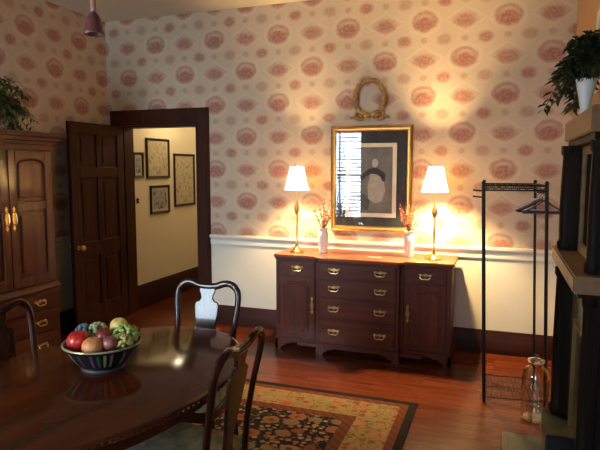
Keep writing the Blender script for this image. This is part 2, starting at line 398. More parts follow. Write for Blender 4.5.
# door leaf, opened flat towards the left wall (hinge on the left jamb)
dl = bpy.data.objects.new('door_1', None); COL.objects.link(dl); struct(dl)
dl.location = (-3.655, YB - .045, 0.008); dl.rotation_euler = (0, 0, math.radians(-90.5))
W, DH = 0.745, 1.955
d = MB()
zr = [0, .22, .62, .78, 1.42, 1.53, 1.84, DH]
for a, b in ((0, .10), (.345, .40), (.645, W)): d.box(a, b, -.02, .02, 0, DH)
for a, b in ((0, .22), (.70, .84), (1.44, 1.54), (1.85, DH)): d.box(.10, .645, -.02, .02, a, b)
leaf = d.build('door_leaf', M['dark_wood'], dl, bevel=.004)
for xa, xb in ((.10, .345), (.40, .645)):
    for za, zb in ((.22, .70), (.84, 1.44), (1.54, 1.85)):
        q = MB().box(xa - .005, xb + .005, -.008, .008, za - .005, zb + .005); q.box(xa + .035, xb - .035, -.015, .015, za + .035, zb - .035, .008)
        q.build('panel', M['dark_wood'], leaf)
for s in (-1, 1):
    k = MB().lathe([(.006, 0), (.012, .004), (.011, .025), (.02, .035), (.028, .048), (.026, .06), (.012, .068), (.002, .069)], (0, 0, 0), 18, axis='y')
    if s < 0:
        for v in k.b.verts: v.co.y *= -1
    k.lathe([(.022, 0), (.022, .004)], (0, 0, 0), 18, axis='y') if s > 0 else k.lathe([(.022, -.004), (.022, 0)], (0, 0, 0), 18, axis='y')
    k.build('door_knob', M['brass'], leaf, (W - .06, .02 * s, .80))
for z in (.25, 1.0, 1.7): MB().lathe([(.008, -.05), (.008, .05)], (0, 0, z), 10).build('hinge', M['brass'], dl, (-.005, -.02, 0))

# ------------------------------------------------------------------ hardware shared shapes
def bail_pull(parent, x, y, z, face='-y', w=.085, mat=None):
    # two rosettes, a shaped backplate and a drop bail
    m = MB(); hw = w / 2
    plate = [(-hw - .012, .004), (-hw, .014), (-hw + .02, .008), (-.012, .01), (0, .018), (.012, .01), (hw - .02, .008), (hw, .014), (hw + .012, .004), (hw, -.008), (.012, -.004), (0, -.012), (-.012, -.004), (-hw, -.008)]
    m.prism(plate, 'xz', -.003, 0)
    for s in (-1, 1): m.lathe([(.007, 0), (.007, -.012), (.009, -.016), (.002, -.02)], (s * hw * .86, 0, .003), 10, axis='y')
    m.tube(spline([(-hw * .86, -.014, .003), (-hw * .95, -.02, -.012), (-hw * .45, -.024, -.026), (0, -.024, -.022), (hw * .45, -.024, -.026), (hw * .95, -.02, -.012), (hw * .86, -.014, .003)], 5), .0038, 8)
    o = m.build('handle', M['brass'], parent, (x, y, z))
    if face == '+x': o.rotation_euler = (0, 0, PI / 2)
    return o
def plate_pull(parent, x, y, z, face='-y', h=.14):
    m = MB(); q = h / 2
    half = [(0, q), (.006, q - .012), (.013, q - .018), (.006, q - .03), (.012, .018), (.016, 0), (.012, -.018), (.006, -q + .03), (.013, -q + .018), (.006, -q + .012), (0, -q)]
    m.prism(half + [(-a, b) for a, b in half[-2:0:-1]], 'xz', -.003, 0)
    for s in (-1, 1): m.lathe([(.005, 0), (.005, -.012), (.001, -.016)], (0, 0, s * q * .5), 8, axis='y')
    m.tube(spline([(0, -.012, q * .5), (0, -.026, q * .35), (0, -.03, 0), (0, -.026, -q * .35), (0, -.012, -q * .5)], 5), .004, 8)
    o = m.build('handle', M['brass'], parent, (x, y, z))
    if face == '+x': o.rotation_euler = (0, 0, PI / 2)
    return o

# ------------------------------------------------------------------ sideboard
sb = thing('sideboard', 'red mahogany sideboard with brass pulls standing against the papered wall', 'sideboard', (-1.055, 4.765, 0))
MB().box(-.72, .72, -.425, 0, .085, .79).box(-.335, .335, -.485, -.3, .085, .79).build('body', M['mahog'], sb, bevel=.003)
for x in (-.345, .345, -.71, .71):
    yy = -.432 if abs(x) > .5 else -.44
    MB().box(x - .018, x + .018, yy, yy + .03, .085, .79, .003).build('stile', M['mahog'], sb)
top = [(-.745, 0), (.745, 0), (.745, -.44), (.735, -.452), (.375, -.452), (.355, -.49), (.33, -.515), (-.33, -.515), (-.355, -.49), (-.375, -.452), (-.735, -.452), (-.745, -.44)]
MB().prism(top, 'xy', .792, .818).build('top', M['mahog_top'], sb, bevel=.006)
MB().prism([(a * .988, b * .985) for a, b in top], 'xy', .776, .793).build('cornice_moulding', M['mahog_x'], sb, bevel=.004)
for za, zb, hz in ((.665, .772, .722), (.50, .652, .578), (.325, .488, .409), (.105, .312, .217)):
    dr = MB().box(-.31, .31, -.502, -.484, za, zb, .006).box(-.297, .297, -.505, -.5, za + .012, zb - .012, .002).build('drawer', M['mahog_x'], sb)
    for s in (-1, 1): bail_pull(dr, s * .19, -.505, hz)
for s in (-1, 1):
    dr = MB().box(min(s * .375, s * .69), max(s * .375, s * .69), -.442, -.424, .648, .765, .006).box(min(s * .387, s * .678), max(s * .387, s * .678), -.445, -.44, .66, .753, .002).build('drawer', M['mahog_x'], sb)
    bail_pull(dr, s * .53, -.445, .713)
    do = MB().box(min(s * .375, s * .69), max(s * .375, s * .69), -.442, -.424, .105, .635, .005).build('door', M['mahog'], sb)
    a, b, z0, z1, n = .425, .655, .15, .59, .03
    def notch(i):
        a_, b_, c_, d_ = a + i, b - i, z0 + i, z1 - i
        pts = [(a_ + n, c_), (b_ - n, c_), (b_ - n, c_ + n * .6), (b_, c_ + n), (b_, d_ - n), (b_ - n * .6, d_ - n), (b_ - n, d_), (a_ + n, d_), (a_ + n * .6, d_ - n), (a_, d_ - n), (a_, c_ + n), (a_ + n, c_ + n * .6)]
        return [(s * p[0], p[1]) for p in pts]
    MB().prism(notch(0), 'xz', -.45, -.44).build('panel_moulding', M['mahog_x'], do, bevel=.003)
    MB().prism(notch(.014), 'xz', -.455, -.44).build('panel', M['mahog'], do, bevel=.004)
    plate_pull(do, s * .398, -.444, .40, h=.15)
MB().box(-.735, .735, -.44, 0, .075, .10, .004).box(-.345, .345, -.5, -.3, .075, .10, .004).build('base_moulding', M['mahog_x'], sb)
def bracket(w_, h_):
    return [(0, 0), (.05, 0), (.062, .02), (.085, .03), (.10, .05), (.13, .046), (.15, .06), (w_ - .01, .062), (w_, .066), (w_, h_), (0, h_)]
for s in (-1, 1):
    MB().prism([(s * (.735 - x), z) for x, z in bracket(.22, .08)], 'xz', -.44, -.415).prism([(-.44 + x, z) for x, z in bracket(.2, .08)], 'yz', s * .735, s * .71).build('bracket_foot', M['mahog'], sb)
    MB().prism([(s * (.345 - x), z) for x, z in bracket(.17, .08)], 'xz', -.50, -.475).build('bracket_foot', M['mahog'], sb)
    MB().box(min(s * .735, s * .67), max(s * .735, s * .67), -.06, 0, 0, .08, .003).build('foot', M['mahog'], sb)
MB().box(-.52, .52, -.47, -.45, .05, .08).build('apron', M['mahog_x'], sb)

# ------------------------------------------------------------------ table lamps
def make_lamp():
    L = thing('table_lamp', '', 'lamp')
    MB().lathe([(.062, 0), (.064, .008), (.052, .016), (.045, .02), (.03, .03), (.016, .045), (.011, .055)], n=32).build('base', M['brass'], L)
    MB().lathe([(.011, .05), (.014, .06), (.009, .07), (.0085, .2), (.012, .21), (.009, .22), (.0085, .33), (.016, .34), (.022, .365), (.024, .385), (.015, .41), (.008, .425), (.011, .435), (.006, .445), (.006, .57), (.012, .575), (.012, .60)], n=20).build('stem', M['brass'], L)
    ring = [(.1 * math.cos(2 * PI * i / 40), .1 * math.sin(2 * PI * i / 40), .541) for i in range(40)]
    m = MB(); n = 72
    for (za, ra, zb, rb) in ((.54, .10, .735, .055),):
        rows = []
        for z, r in ((.54, .103), (.60, .085), (.67, .069), (.735, .056)):
            rows.append([m.b.verts.new((r * (1 + .012 * (k % 2)) * math.cos(2 * PI * k / n), r * (1 + .012 * (k % 2)) * math.sin(2 * PI * k / n), z)) for k in range(n)])
        for a, b in zip(rows, rows[1:]):
            for k in range(n): m._f([a[k], a[(k + 1) % n], b[(k + 1) % n], b[k]])
    sh = m.build('lamp_shade', M['shade'], L, sharp=80)
    m = MB()
    for k in range(3):
        a = 2 * PI * k / 3; m.tube([(0, 0, .725), (.056 * math.cos(a), .056 * math.sin(a), .733)], .0018, 6)
    m.tube([(.0, 0, .60), (.035, 0, .63), (.036, 0, .70), (0, 0, .73)], .0018, 6).tube([(.0, 0, .60), (-.035, 0, .63), (-.036, 0, .70), (0, 0, .73)], .0018, 6)
    m.build('harp', M['brass'], sh)
    MB().lathe([(.004, .725), (.008, .74), (.01, .75), (.004, .765), (.001, .768)], n=12).build('finial', M['brass'], L)
    MB().lathe([(.011, .575), (.013, .585), (.024, .60), (.026, .615), (.02, .635), (.008, .644), (.001, .645)], n=18).build('bulb', M['bulb'], L)
    return L
lamp = make_lamp(); lamp['group'] = 'lamps on the sideboard'
LAMPS = [(-1.655, 4.50, .818), (-.488, 4.51, .818)]
lamp.location = LAMPS[0]; lamp['label'] = 'lit brass table lamp on the sideboard end nearest the doorway'
dup(lamp, LAMPS[1], .4, 'lit brass table lamp on the sideboard end nearest the garment rack')
def point(name, loc, col, w_, r):
    l = bpy.data.lights.new(name, 'POINT'); l.color = col; l.energy = w_; l.shadow_soft_size = r
    o = bpy.data.objects.new(name, l); COL.objects.link(o); o.location = loc; return o
LW = [520, 1000]
for (x, y, z), e in zip(LAMPS, LW): point('lamp_glow', (x, y, z + .615), (1.0, .67, .29), e, .03)

# ------------------------------------------------------------------ vases and dried branches
M['twig'] = plain('dried_red_twig', (0.20, 0.055, 0.035), 0.7, var=.3)
def vase(loc, label):
    v = thing('vase', label, 'vase', loc, group='white vases on the sideboard')
    MB().lathe([(.03, 0), (.034, .004), (.038, .06), (.044, .13), (.046, .165), (.040, .18), (.032, .19), (.036, .205), (.046, .215), (.044, .216), (.032, .206), (.026, .19), (.03, .17), (.026, .03), (.002, .02)], n=28).build('body', M['white_ceramic'], v)
    return v
def branches(loc, label, seed):
    rnd = random.Random(seed); m = MB()
    for k in range(16):
        a = rnd.uniform(0, 2 * PI); sp = rnd.uniform(.02, .12); h = rnd.uniform(.26, .44)
        e = Vector((math.cos(a) * sp, math.sin(a) * sp * .55, h)); c = Vector((math.cos(a) * sp * .12, math.sin(a) * sp * .12, h * .5))
        p = spline([(math.cos(a) * .008, math.sin(a) * .008, .03), c, e], 4); m.tube(p, [.0022] * (len(p) - 1) + [.0012], 5)
        for j in range(9):
            q = p[rnd.randrange(4, len(p))]; m.sphere(q + Vector((rnd.uniform(-.012, .012), rnd.uniform(-.008, .008), rnd.uniform(-.01, .012))), rnd.uniform(.004, .008), 6, 4)
    o = m.build('dried_branches', M['twig'], None, loc)
    return tag(o, label, 'dried flowers', 'dried branches in the white vases')
for (x, y), seed, w_ in (((-1.424, 4.53), 3, 'left'), ((-.690, 4.55), 5, 'right')):
    side = 'beside the lamp nearest the doorway' if w_ == 'left' else 'beside the lamp nearest the garment rack'
    vase((x, y, .818), 'white porcelain vase on the sideboard ' + side)
    branches((x, y, .838), 'dried reddish branches in the white vase ' + side, seed)
tag(MB().box(-.05, .05, -.022, .022, 0, .006, .001).build('paper_card', plain('pinkish_paper', (.62, .36, .30), .8), None, (-.945, 4.40, .818)), 'small pinkish card lying flat on the sideboard top', 'card')

# ------------------------------------------------------------------ framed picture above the sideboard
PX0, PX1, PZ0, PZ1, PY = -1.432, -.713, .985, 1.912, YB - .004
pic = thing('framed_picture', 'large gilt framed portrait print with glass over the sideboard', 'picture', ((PX0 + PX1) / 2, PY, PZ0))
pw, ph = (PX1 - PX0) / 2, PZ1 - PZ0
def frame_mesh(hw, h, fw, dep, z0=0.0):
    m = MB()
    prof = [(0, 0), (0, -dep * .7), (fw * .25, -dep), (fw * .5, -dep * .8), (fw * .75, -dep * .75), (fw, -dep * .4), (fw, 0)]
    rings = []
    for cx, cz in ((-1, 0), (1, 0), (1, 1), (-1, 1)):
        rings.append([m.b.verts.new((cx * (hw - o), dd, z0 + (h - o if cz else o))) for o, dd in prof])
    n = len(prof)
    for i in range(4):
        a, b = rings[i], rings[(i + 1) % 4]
        for k in range(n): m._f([a[k], a[(k + 1) % n], b[(k + 1) % n], b[k]])
    return m
frame_mesh(pw, ph, .048, .034).build('frame', M['gilt'], pic)
MB().box(-pw + .03, pw - .03, -.008, 0, .03, ph - .03).build('mat_board', plain('charcoal_mat', (.03, .03, .034), .8), pic)
MB().box(-.225, .225, -.0095, -.008, .13, .775).build('inner_border', plain('cream_border', (.74, .66, .50), .8), pic)
def print_mat(name, seedx):
    t = NT(name); v, x, y, z = t.xyz()
    n = t.noise(v, 9, 4); n2 = t.noise(v, 60, 3)
    c = t.ramp(n, [(0.25, (.12, .115, .105)), (.75, (.26, .24, .21))])
    c = t.mix(t.f('MULTIPLY', n2, .35), c, (.22, .2, .18)); t.bsdf(c, .7, 0, .2); return t.m
prn = MB().box(-.19, .19, -.011, -.009, .165, .74).build('print', print_mat('grey_engraving', 0), pic)
def blob(pts, name, col, par, d):
    MB().prism([(a, b) for a, b in pts], 'xz', -.0112 - d, -.0108).build(name, plain(name + '_ink', col, .8, var=.3, scale=30), par)
blob([(.0, .514), (.076, .505), (.115, .452), (.129, .36), (.10, .27), (.04, .25), (-.02, .29), (-.028, .395)], 'printed_waistcoat', (.42, .39, .33), prn, .0004)
blob([(-.105, .464), (-.06, .52), (-.016, .553), (.03, .56), (.064, .556), (.129, .51), (.128, .45), (.105, .44), (.085, .485), (.05, .505), (.0, .51), (-.04, .485), (-.08, .450)], 'printed_coat', (.035, .038, .045), prn, .0006)
blob([(-.15, .20), (-.02, .19), (-.005, .27), (-.05, .33), (-.10, .34), (-.15, .30)], 'printed_drapery', (.09, .09, .085), prn, .0004)
blob([(.037 + .027 * math.cos(a * PI / 8), .603 + .038 * math.sin(a * PI / 8)) for a in range(16)], 'printed_head', (.46, .42, .36), prn, .0007)
MB().box(-pw + .035, pw - .035, -.0165, -.015, .035, ph - .035).build('glass', M['pic_glass'], pic)

# ------------------------------------------------------------------ gilt wreath with bow
wr = thing('wreath', 'old gold wreath with a scrolled bow hung above the gilt portrait', 'wreath', (-1.09, YB - .002, 2.10))
m = MB(); rnd = random.Random(2)
N = 60
m.tube([(.128 * math.cos(2 * PI * i / N), -.022, .045 + .15 * math.sin(2 * PI * i / N)) for i in range(N)], [.019 + .004 * math.sin(i * 2.1) for i in range(N)], 10, closed=True)
for i in range(110):
    a = 2 * PI * i / 110; r = rnd.uniform(.9, 1.1)
    m.sphere((.128 * r * math.cos(a), -.03 + rnd.uniform(-.008, .012), .045 + .15 * r * math.sin(a)), .013, 7, 5, (1, .6, 1.5), Matrix.Rotation(-a + .6 * (i % 3 - 1), 3, 'Y'))
m.build('ring', M['old_gold'], wr)
for s in (-1, 1):
    m = MB(); m.tube(spline([(0, -.03, -.105), (s * .05, -.035, -.075), (s * .105, -.035, -.075), (s * .115, -.035, -.12), (s * .075, -.035, -.135), (s * .06, -.035, -.11), (s * .085, -.035, -.10)], 6), .012, 8)
    m.tube(spline([(0, -.03, -.105), (s * .08, -.03, -.14), (s * .15, -.03, -.115), (s * .165, -.03, -.13)], 6), .010, 8)
    m.build('bow_loop', M['old_gold'], wr)
MB().sphere((0, -.034, -.105), .022, 12, 8).build('bow_knot', M['old_gold'], wr)

# ------------------------------------------------------------------ armoire
AY0, AY1, AX = 2.58, 3.46, -3.30
ar = thing('armoire', 'tall red brown armoire with arched panel doors against the left wall', 'armoire', (XL + .04, (AY0 + AY1) / 2, 0))
dx = AX - (XL + .04); hw = (AY1 - AY0) / 2       # local: +x front, y along the wall
MB().box(0, dx - .022, -hw + .005, hw - .005, .61, 1.69).build('upper_case', M['armoire'], ar, bevel=.003)
MB().box(0, dx - .01, -hw, hw, .07, .60).build('lower_case', M['armoire'], ar, bevel=.003)
MB().prism([(0, .60), (dx + .004, .60), (dx + .007, .612), (dx - .004, .63), (dx - .016, .65), (0, .65)], 'xz', -hw - .012, hw + .012).build('waist_moulding', M['armoire_y'], ar)
cor = MB()
for o, z0, z1 in ((.0, 1.68, 1.72), (.02, 1.72, 1.745), (.05, 1.745, 1.775), (.075, 1.775, 1.81)):
    cor.box(0, dx + o, -hw - o, hw + o, z0, z1, .005)
cor.build('cornice', M['armoire_y'], ar)
for s in (-1, 1):
    a, b = (.004, hw - .035) if s > 0 else (-hw + .035, -.004)
    pa, pb = a + .062, b - .062; mid = (pa + pb) / 2
    dm = MB().box(dx - .024, dx - .014, a, b, .665, 1.672)
    for ya, yb_, za, zb in ((a, pa, .665, 1.672), (pb, b, .665, 1.672), (pa, pb, .665, .735), (pa, pb, 1.225, 1.295)): dm.box(dx - .015, dx, ya, yb_, za, zb)
    def arc(k): return [(mid + (pb - pa) / 2 * k * math.cos(t * PI / 12), 1.565 + .052 * k * math.sin(t * PI / 12)) for t in range(13)]
    dm.prism([(pb, 1.672), (pb, 1.565)] + arc(.96) + [(pa, 1.565), (pa, 1.672)], 'yz', dx - .015, dx)
    do = dm.build('door', M['armoire'], ar, bevel=.003)
    def inset(k, up_): return [(mid - (pb - pa) / 2 * k, 1.295 + up_), (mid + (pb - pa) / 2 * k, 1.295 + up_), (mid + (pb - pa) / 2 * k, 1.555)] + arc(.98 * k) + [(mid - (pb - pa) / 2 * k, 1.555)]
    MB().prism(inset(.80, .03), 'yz', dx - .015, dx - .002).build('panel', M['armoire'], do, bevel=.008)
    MB().box(dx - .015, dx - .002, pa + .03, pb - .03, .765, 1.195, .008).build('panel', M['armoire'], do)
    hp = plate_pull(do, dx, s * .032, 1.18, '+x', .18)
for z0, z1 in ((.455, .59), (.285, .445), (.09, .275)):
    dr = MB().box(dx - .012, dx + .008, -hw + .03, hw - .03, z0, z1, .006).build('drawer', M['armoire_y'], ar)
    for s in (-1, 1): bail_pull(dr, dx + .008, s * .225, (z0 + z1) / 2, '+x')
MB().box(0, dx + .006, -hw - .008, hw + .008, .06, .09, .005).build('base_moulding', M['armoire_y'], ar)
for s in (-1, 1):
    MB().prism([(s * (hw + .004 - x), z) for x, z in bracket(.2, .065)], 'yz', dx, dx - .025).prism([(dx - x, z) for x, z in bracket(.18, .065)], 'xz', s * (hw + .004), s * (hw - .02)).build('bracket_foot', M['armoire'], ar)
    MB().box(0, .06, min(s * hw, s * (hw - .06)), max(s * hw, s * (hw - .06)), 0, .065).build('foot', M['armoire'], ar)

# ------------------------------------------------------------------ greenery
def leaf_mat(name, a, b):
    t = NT(name); v, x, y, z = t.xyz()
    t.bsdf(t.ramp(t.noise(v, 16, 2), [(.3, a), (.7, b)]), .5, 0, .4); return t.m
def fronds(m, rnd, n, origin, lim, nl=11, lw=.016, ll=.07):
    # arching stems that carry rows of narrow leaves
    for k in range(n):
        d, h, droop = lim(rnd)
        o = Vector(origin) + Vector((rnd.uniform(-.03, .03), rnd.uniform(-.05, .05), 0))
        pts = spline([o, o + d * .45 + Vector((0, 0, h)), o + d + Vector((0, 0, h - droop))], 6)
        m.tube(pts, .002, 5)
        for i in range(2, len(pts)):
            t = (pts[i] - pts[i - 1]).normalized(); s = t.cross(Vector((0, 0, 1)))
            if s.length < .1: s = Vector((0, 1, 0))
            s.normalize()
            for sg in (-1, 1):
                q = pts[i]; dirn = (t * .6 + s * sg + Vector((0, 0, rnd.uniform(-.4, .5)))).normalized(); L = ll * rnd.uniform(.6, 1.15)
                wv = dirn.cross(Vector((rnd.uniform(-.3, .3), rnd.uniform(-.3, .3), 1))).normalized() * lw * rnd.uniform(.7, 1.1)
                tip = q + dirn * L + Vector((0, 0, -L * .25)); mid = q + dirn * L * .5 + Vector((0, 0, .004))
                m._f([m.b.verts.new(p) for p in (q, mid + wv, tip, mid - wv)])
fa = thing('fern_arrangement', 'feathery green fern arrangement on top of the armoire', 'plant', (-3.46, 2.98, 1.81))
MB().lathe([(.07, 0), (.10, .02), (.12, .10), (.125, .12), (.115, .12), (.10, .09), (.01, .08)], n=24).build('basket', wood('wicker_basket', (.10, .05, .02), (.2, .11, .05), .7, 'z', 0), fa)
def lim1(r):
    a = r.uniform(0, 2 * PI); L = r.uniform(.2, .40)
    return Vector((math.cos(a) * L * .45, math.sin(a) * L, 0)), r.uniform(.10, .30), r.uniform(.02, .22)
m = MB(); fronds(m, random.Random(11), 150, (0, 0, .08), lim1, ll=.07, lw=.010)
for v in m.b.verts: v.co.z = max(v.co.z, .004)
m.build('foliage', leaf_mat('fern_green', (.06, .11, .03), (.19, .24, .08)), fa)

# ------------------------------------------------------------------ rug
RX0, RX1, RY0, RY1 = -2.75, -.46, .05, 3.56
rug = MB().box(-(RX1 - RX0) / 2, (RX1 - RX0) / 2, -(RY1 - RY0) / 2, (RY1 - RY0) / 2, 0, .010, .003).build('rug', rug_mat((RX1 - RX0) / 2, (RY1 - RY0) / 2), None, ((RX0 + RX1) / 2, (RY0 + RY1) / 2, 0.0))
tag(rug, 'oriental rug with dark floral field and cream border under the dining table', 'rug')
RZ = .0102

# ------------------------------------------------------------------ dining table
TC = (-1.44, 1.70); TA, TB, TR = .482, .70, math.radians(-5.5)
tb = thing('dining_table', 'polished dark oval dining table on the rug holding the fruit bowl', 'table', (*TC, RZ), TR)
def oval(a, b, n=96): return [(a * math.cos(2 * PI * i / n), b * math.sin(2 * PI * i / n)) for i in range(n)]
zt = .75 - RZ
m = MB()
rings = []
for o, z in ((-.03, zt - .028), (-.008, zt - .026), (0, zt - .018), (0, zt - .008), (-.006, zt - .002), (-.014, zt)):
    rings.append([m.b.verts.new((x, y, z)) for x, y in oval(TA + o, TB + o)])
for a, b in zip(rings, rings[1:]):
    for i in range(96): m._f([a[i], a[(i + 1) % 96], b[(i + 1) % 96], b[i]])
m._f(rings[0][::-1]); m._f(rings[-1])
m.build('tabletop', M['table'], tb)
m = MB()
for i in range(170):
    a = 2 * PI * i / 170; m.sphere((TA * math.cos(a), TB * math.sin(a), zt - .016), .0085, 6, 5, (.8, 1, .85), Matrix.Rotation(a, 3, 'Z'))
m.build('gadrooned_edge', M['table'], tb)
m = MB(); A = [m.b.verts.new((x, y, zt - .095)) for x, y in oval(TA - .07, TB - .07)]; B = [m.b.verts.new((x, y, zt - .027)) for x, y in oval(TA - .07, TB - .07)]
for i in range(96): m._f([A[i], A[(i + 1) % 96], B[(i + 1) % 96], B[i]])
m._f(A[::-1]); m._f(B); m.build('apron', M['table'], tb)
MB().lathe([(.07, .16), (.075, .18), (.05, .22), (.045, .25), (.075, .33), (.08, .38), (.06, .44), (.04, .48), (.045, .56), (.07, .60), (.09, .63), (.09, zt - .09)], n=28).build('pedestal', M['chair'], tb)
for k in range(4):
    a = PI / 4 + k * PI / 2; c, s = math.cos(a), math.sin(a)
    path = spline([(.04 * c, .04 * s, .22), (.14 * c, .17 * s, .20), (.26 * c, .33 * s, .07), (.33 * c, .43 * s, .022)], 6)
    MB().tube(path, [.036 - .016 * i / len(path) for i in range(len(path))], 12).sphere((.335 * c, .437 * s, .02), .02, 12, 8).build('leg', M['chair'], tb)

# ------------------------------------------------------------------ fruit bowl and fruit
BX, BY, BZ = -1.478, 1.765, .7502
fb = thing('fruit_bowl', 'dark striped footed bowl full of fruit on the dining table', 'bowl', (BX, BY, BZ))
fb.scale = (.95, .95, .97)
MB().lathe([(.02, .012), (.085, .012), (.095, .022), (.118, .045), (.14, .075), (.155, .102), (.160, .108), (.158, .111), (.150, .106), (.134, .078), (.11, .05), (.085, .035), (.003, .033)], n=48).build('basin', M['bowl'], fb)
MB().lathe([(.078, 0), (.088, 0), (.090, .006), (.086, .013), (.078, .013), (.076, .006)], n=40, cap=False).build('foot_ring', plain('dark_ring', (.03, .03, .034), .5), fb)
ring = [(.158 * math.cos(2 * PI * i / 60), .158 * math.sin(2 * PI * i / 60), .109) for i in range(60)]
MB().tube(ring, .0042, 8, closed=True).build('rim', plain('gold_rim', (.42, .36, .20), .3, .4), fb)
RV, AV = Vector((.941, .340, 0)), Vector((-.338, .941, 0))
def fpos(r, a, z): p = Vector((BX, BY, 0)) + RV * r * .95 + AV * a * .95; return (p.x, p.y, z)
def skin(name, a, b, rough=.3):
    t = NT(name); v, x, y, z = t.xyz()
    t.bsdf(t.ramp(t.noise(v, 30, 3), [(.35, a), (.65, b)]), rough, 0, .5); return t.m
def fruit(name, label, cat, loc, r, mat, sq=.94, stem=True, tilt=(0.2, 0.1, 0)):
    f = thing(name, label, cat, loc)
    prof = []
    for i in range(15):
        t = i / 14; an = PI * t; rr = math.sin(an) * r; z = -math.cos(an) * r * sq
        z -= .16 * r * math.exp(-(rr / (r * .35)) ** 2) * (1 if t > .5 else -1)
        prof.append((max(rr, .0004), z))
    MB().lathe(prof, n=24).build('flesh', mat, f)
    if stem: MB().tube([(0, 0, r * .72), (.002, 0, r * .9), (.005, 0, r * 1.05)], .0018, 6).build('stem', M['twig'], f)
    f.rotation_euler = tilt; return f
def grapes(name, label, loc, mat, n, sx, sz, r, seed):
    rnd = random.Random(seed); g = thing(name, label, 'grapes', loc); m = MB()
    for k in range(n):
        th = rnd.uniform(0, 2 * PI); u = rnd.uniform(-.5, 1); q = math.sqrt(max(0, 1 - u * u))
        m.sphere((sx * q * math.cos(th), sx * q * math.sin(th), sz * u), r * rnd.uniform(.85, 1.1), 10, 7)
    m.build('berries', mat, g); MB().tube(spline([(0, 0, 0), (.004, 0, sz * .8), (.012, .004, sz + r * 1.3)], 4), .002, 6).build('stem', M['twig'], g)
    return g
fruit('apple', 'shiny bright red apple at the near rim of the fruit bowl', 'apple', fpos(-.088, -.03, .868), .046, skin('red_apple_skin', (.42, .012, .012), (.58, .03, .02)))
fruit('orange', 'orange peach coloured fruit at the front of the fruit bowl', 'orange', fpos(-.010, -.088, .862), .040, skin('orange_skin', (.62, .20, .04), (.72, .34, .14), .45))
fruit('plum', 'dusky pink plum between the orange and the yellow grapes', 'plum', fpos(.056, -.072, .872), .030, skin('plum_skin', (.22, .05, .05), (.36, .12, .10), .35))
fruit('apple', 'dark red apple in the middle of the fruit bowl', 'apple', fpos(.008, .0, .878), .036, skin('dark_apple_skin', (.16, .02, .015), (.26, .05, .03)))
fruit('lemon', 'round yellow fruit on top at the back of the bowl', 'lemon', fpos(.045, .075, .898), .036, skin('lemon_skin', (.72, .48, .10), (.82, .62, .24), .4), 1.0, False)
fruit('pear', 'green filler pear lying deep under the other fruit', 'pear', fpos(-.03, .01, .821), .033, skin('pear_skin', (.2, .22, .05), (.3, .3, .08)), 1.0, False)
grapes('grape_bunch', 'pale green grapes heaped at the far left of the fruit bowl', fpos(-.038, .05, .878), skin('pale_grape', (.28, .32, .14), (.44, .44, .26)), 52, .036, .036, .009, 1)
grapes('grape_bunch', 'dusty blue grapes behind the red apple', fpos(-.098, .05, .872), skin('blue_grape', (.05, .09, .13), (.12, .18, .22)), 46, .032, .036, .0085, 2)
grapes('grape_bunch', 'bright green grapes spilling over the right rim of the bowl', fpos(.092, .02, .878), skin('green_grape', (.20, .34, .05), (.40, .50, .14)), 80, .046, .036, .0085, 3)
grapes('grape_bunch', 'golden yellow grapes at the front right of the fruit bowl', fpos(.092, -.035, .868), skin('yellow_grape', (.42, .36, .08), (.56, .50, .16)), 56, .038, .024, .0085, 4)

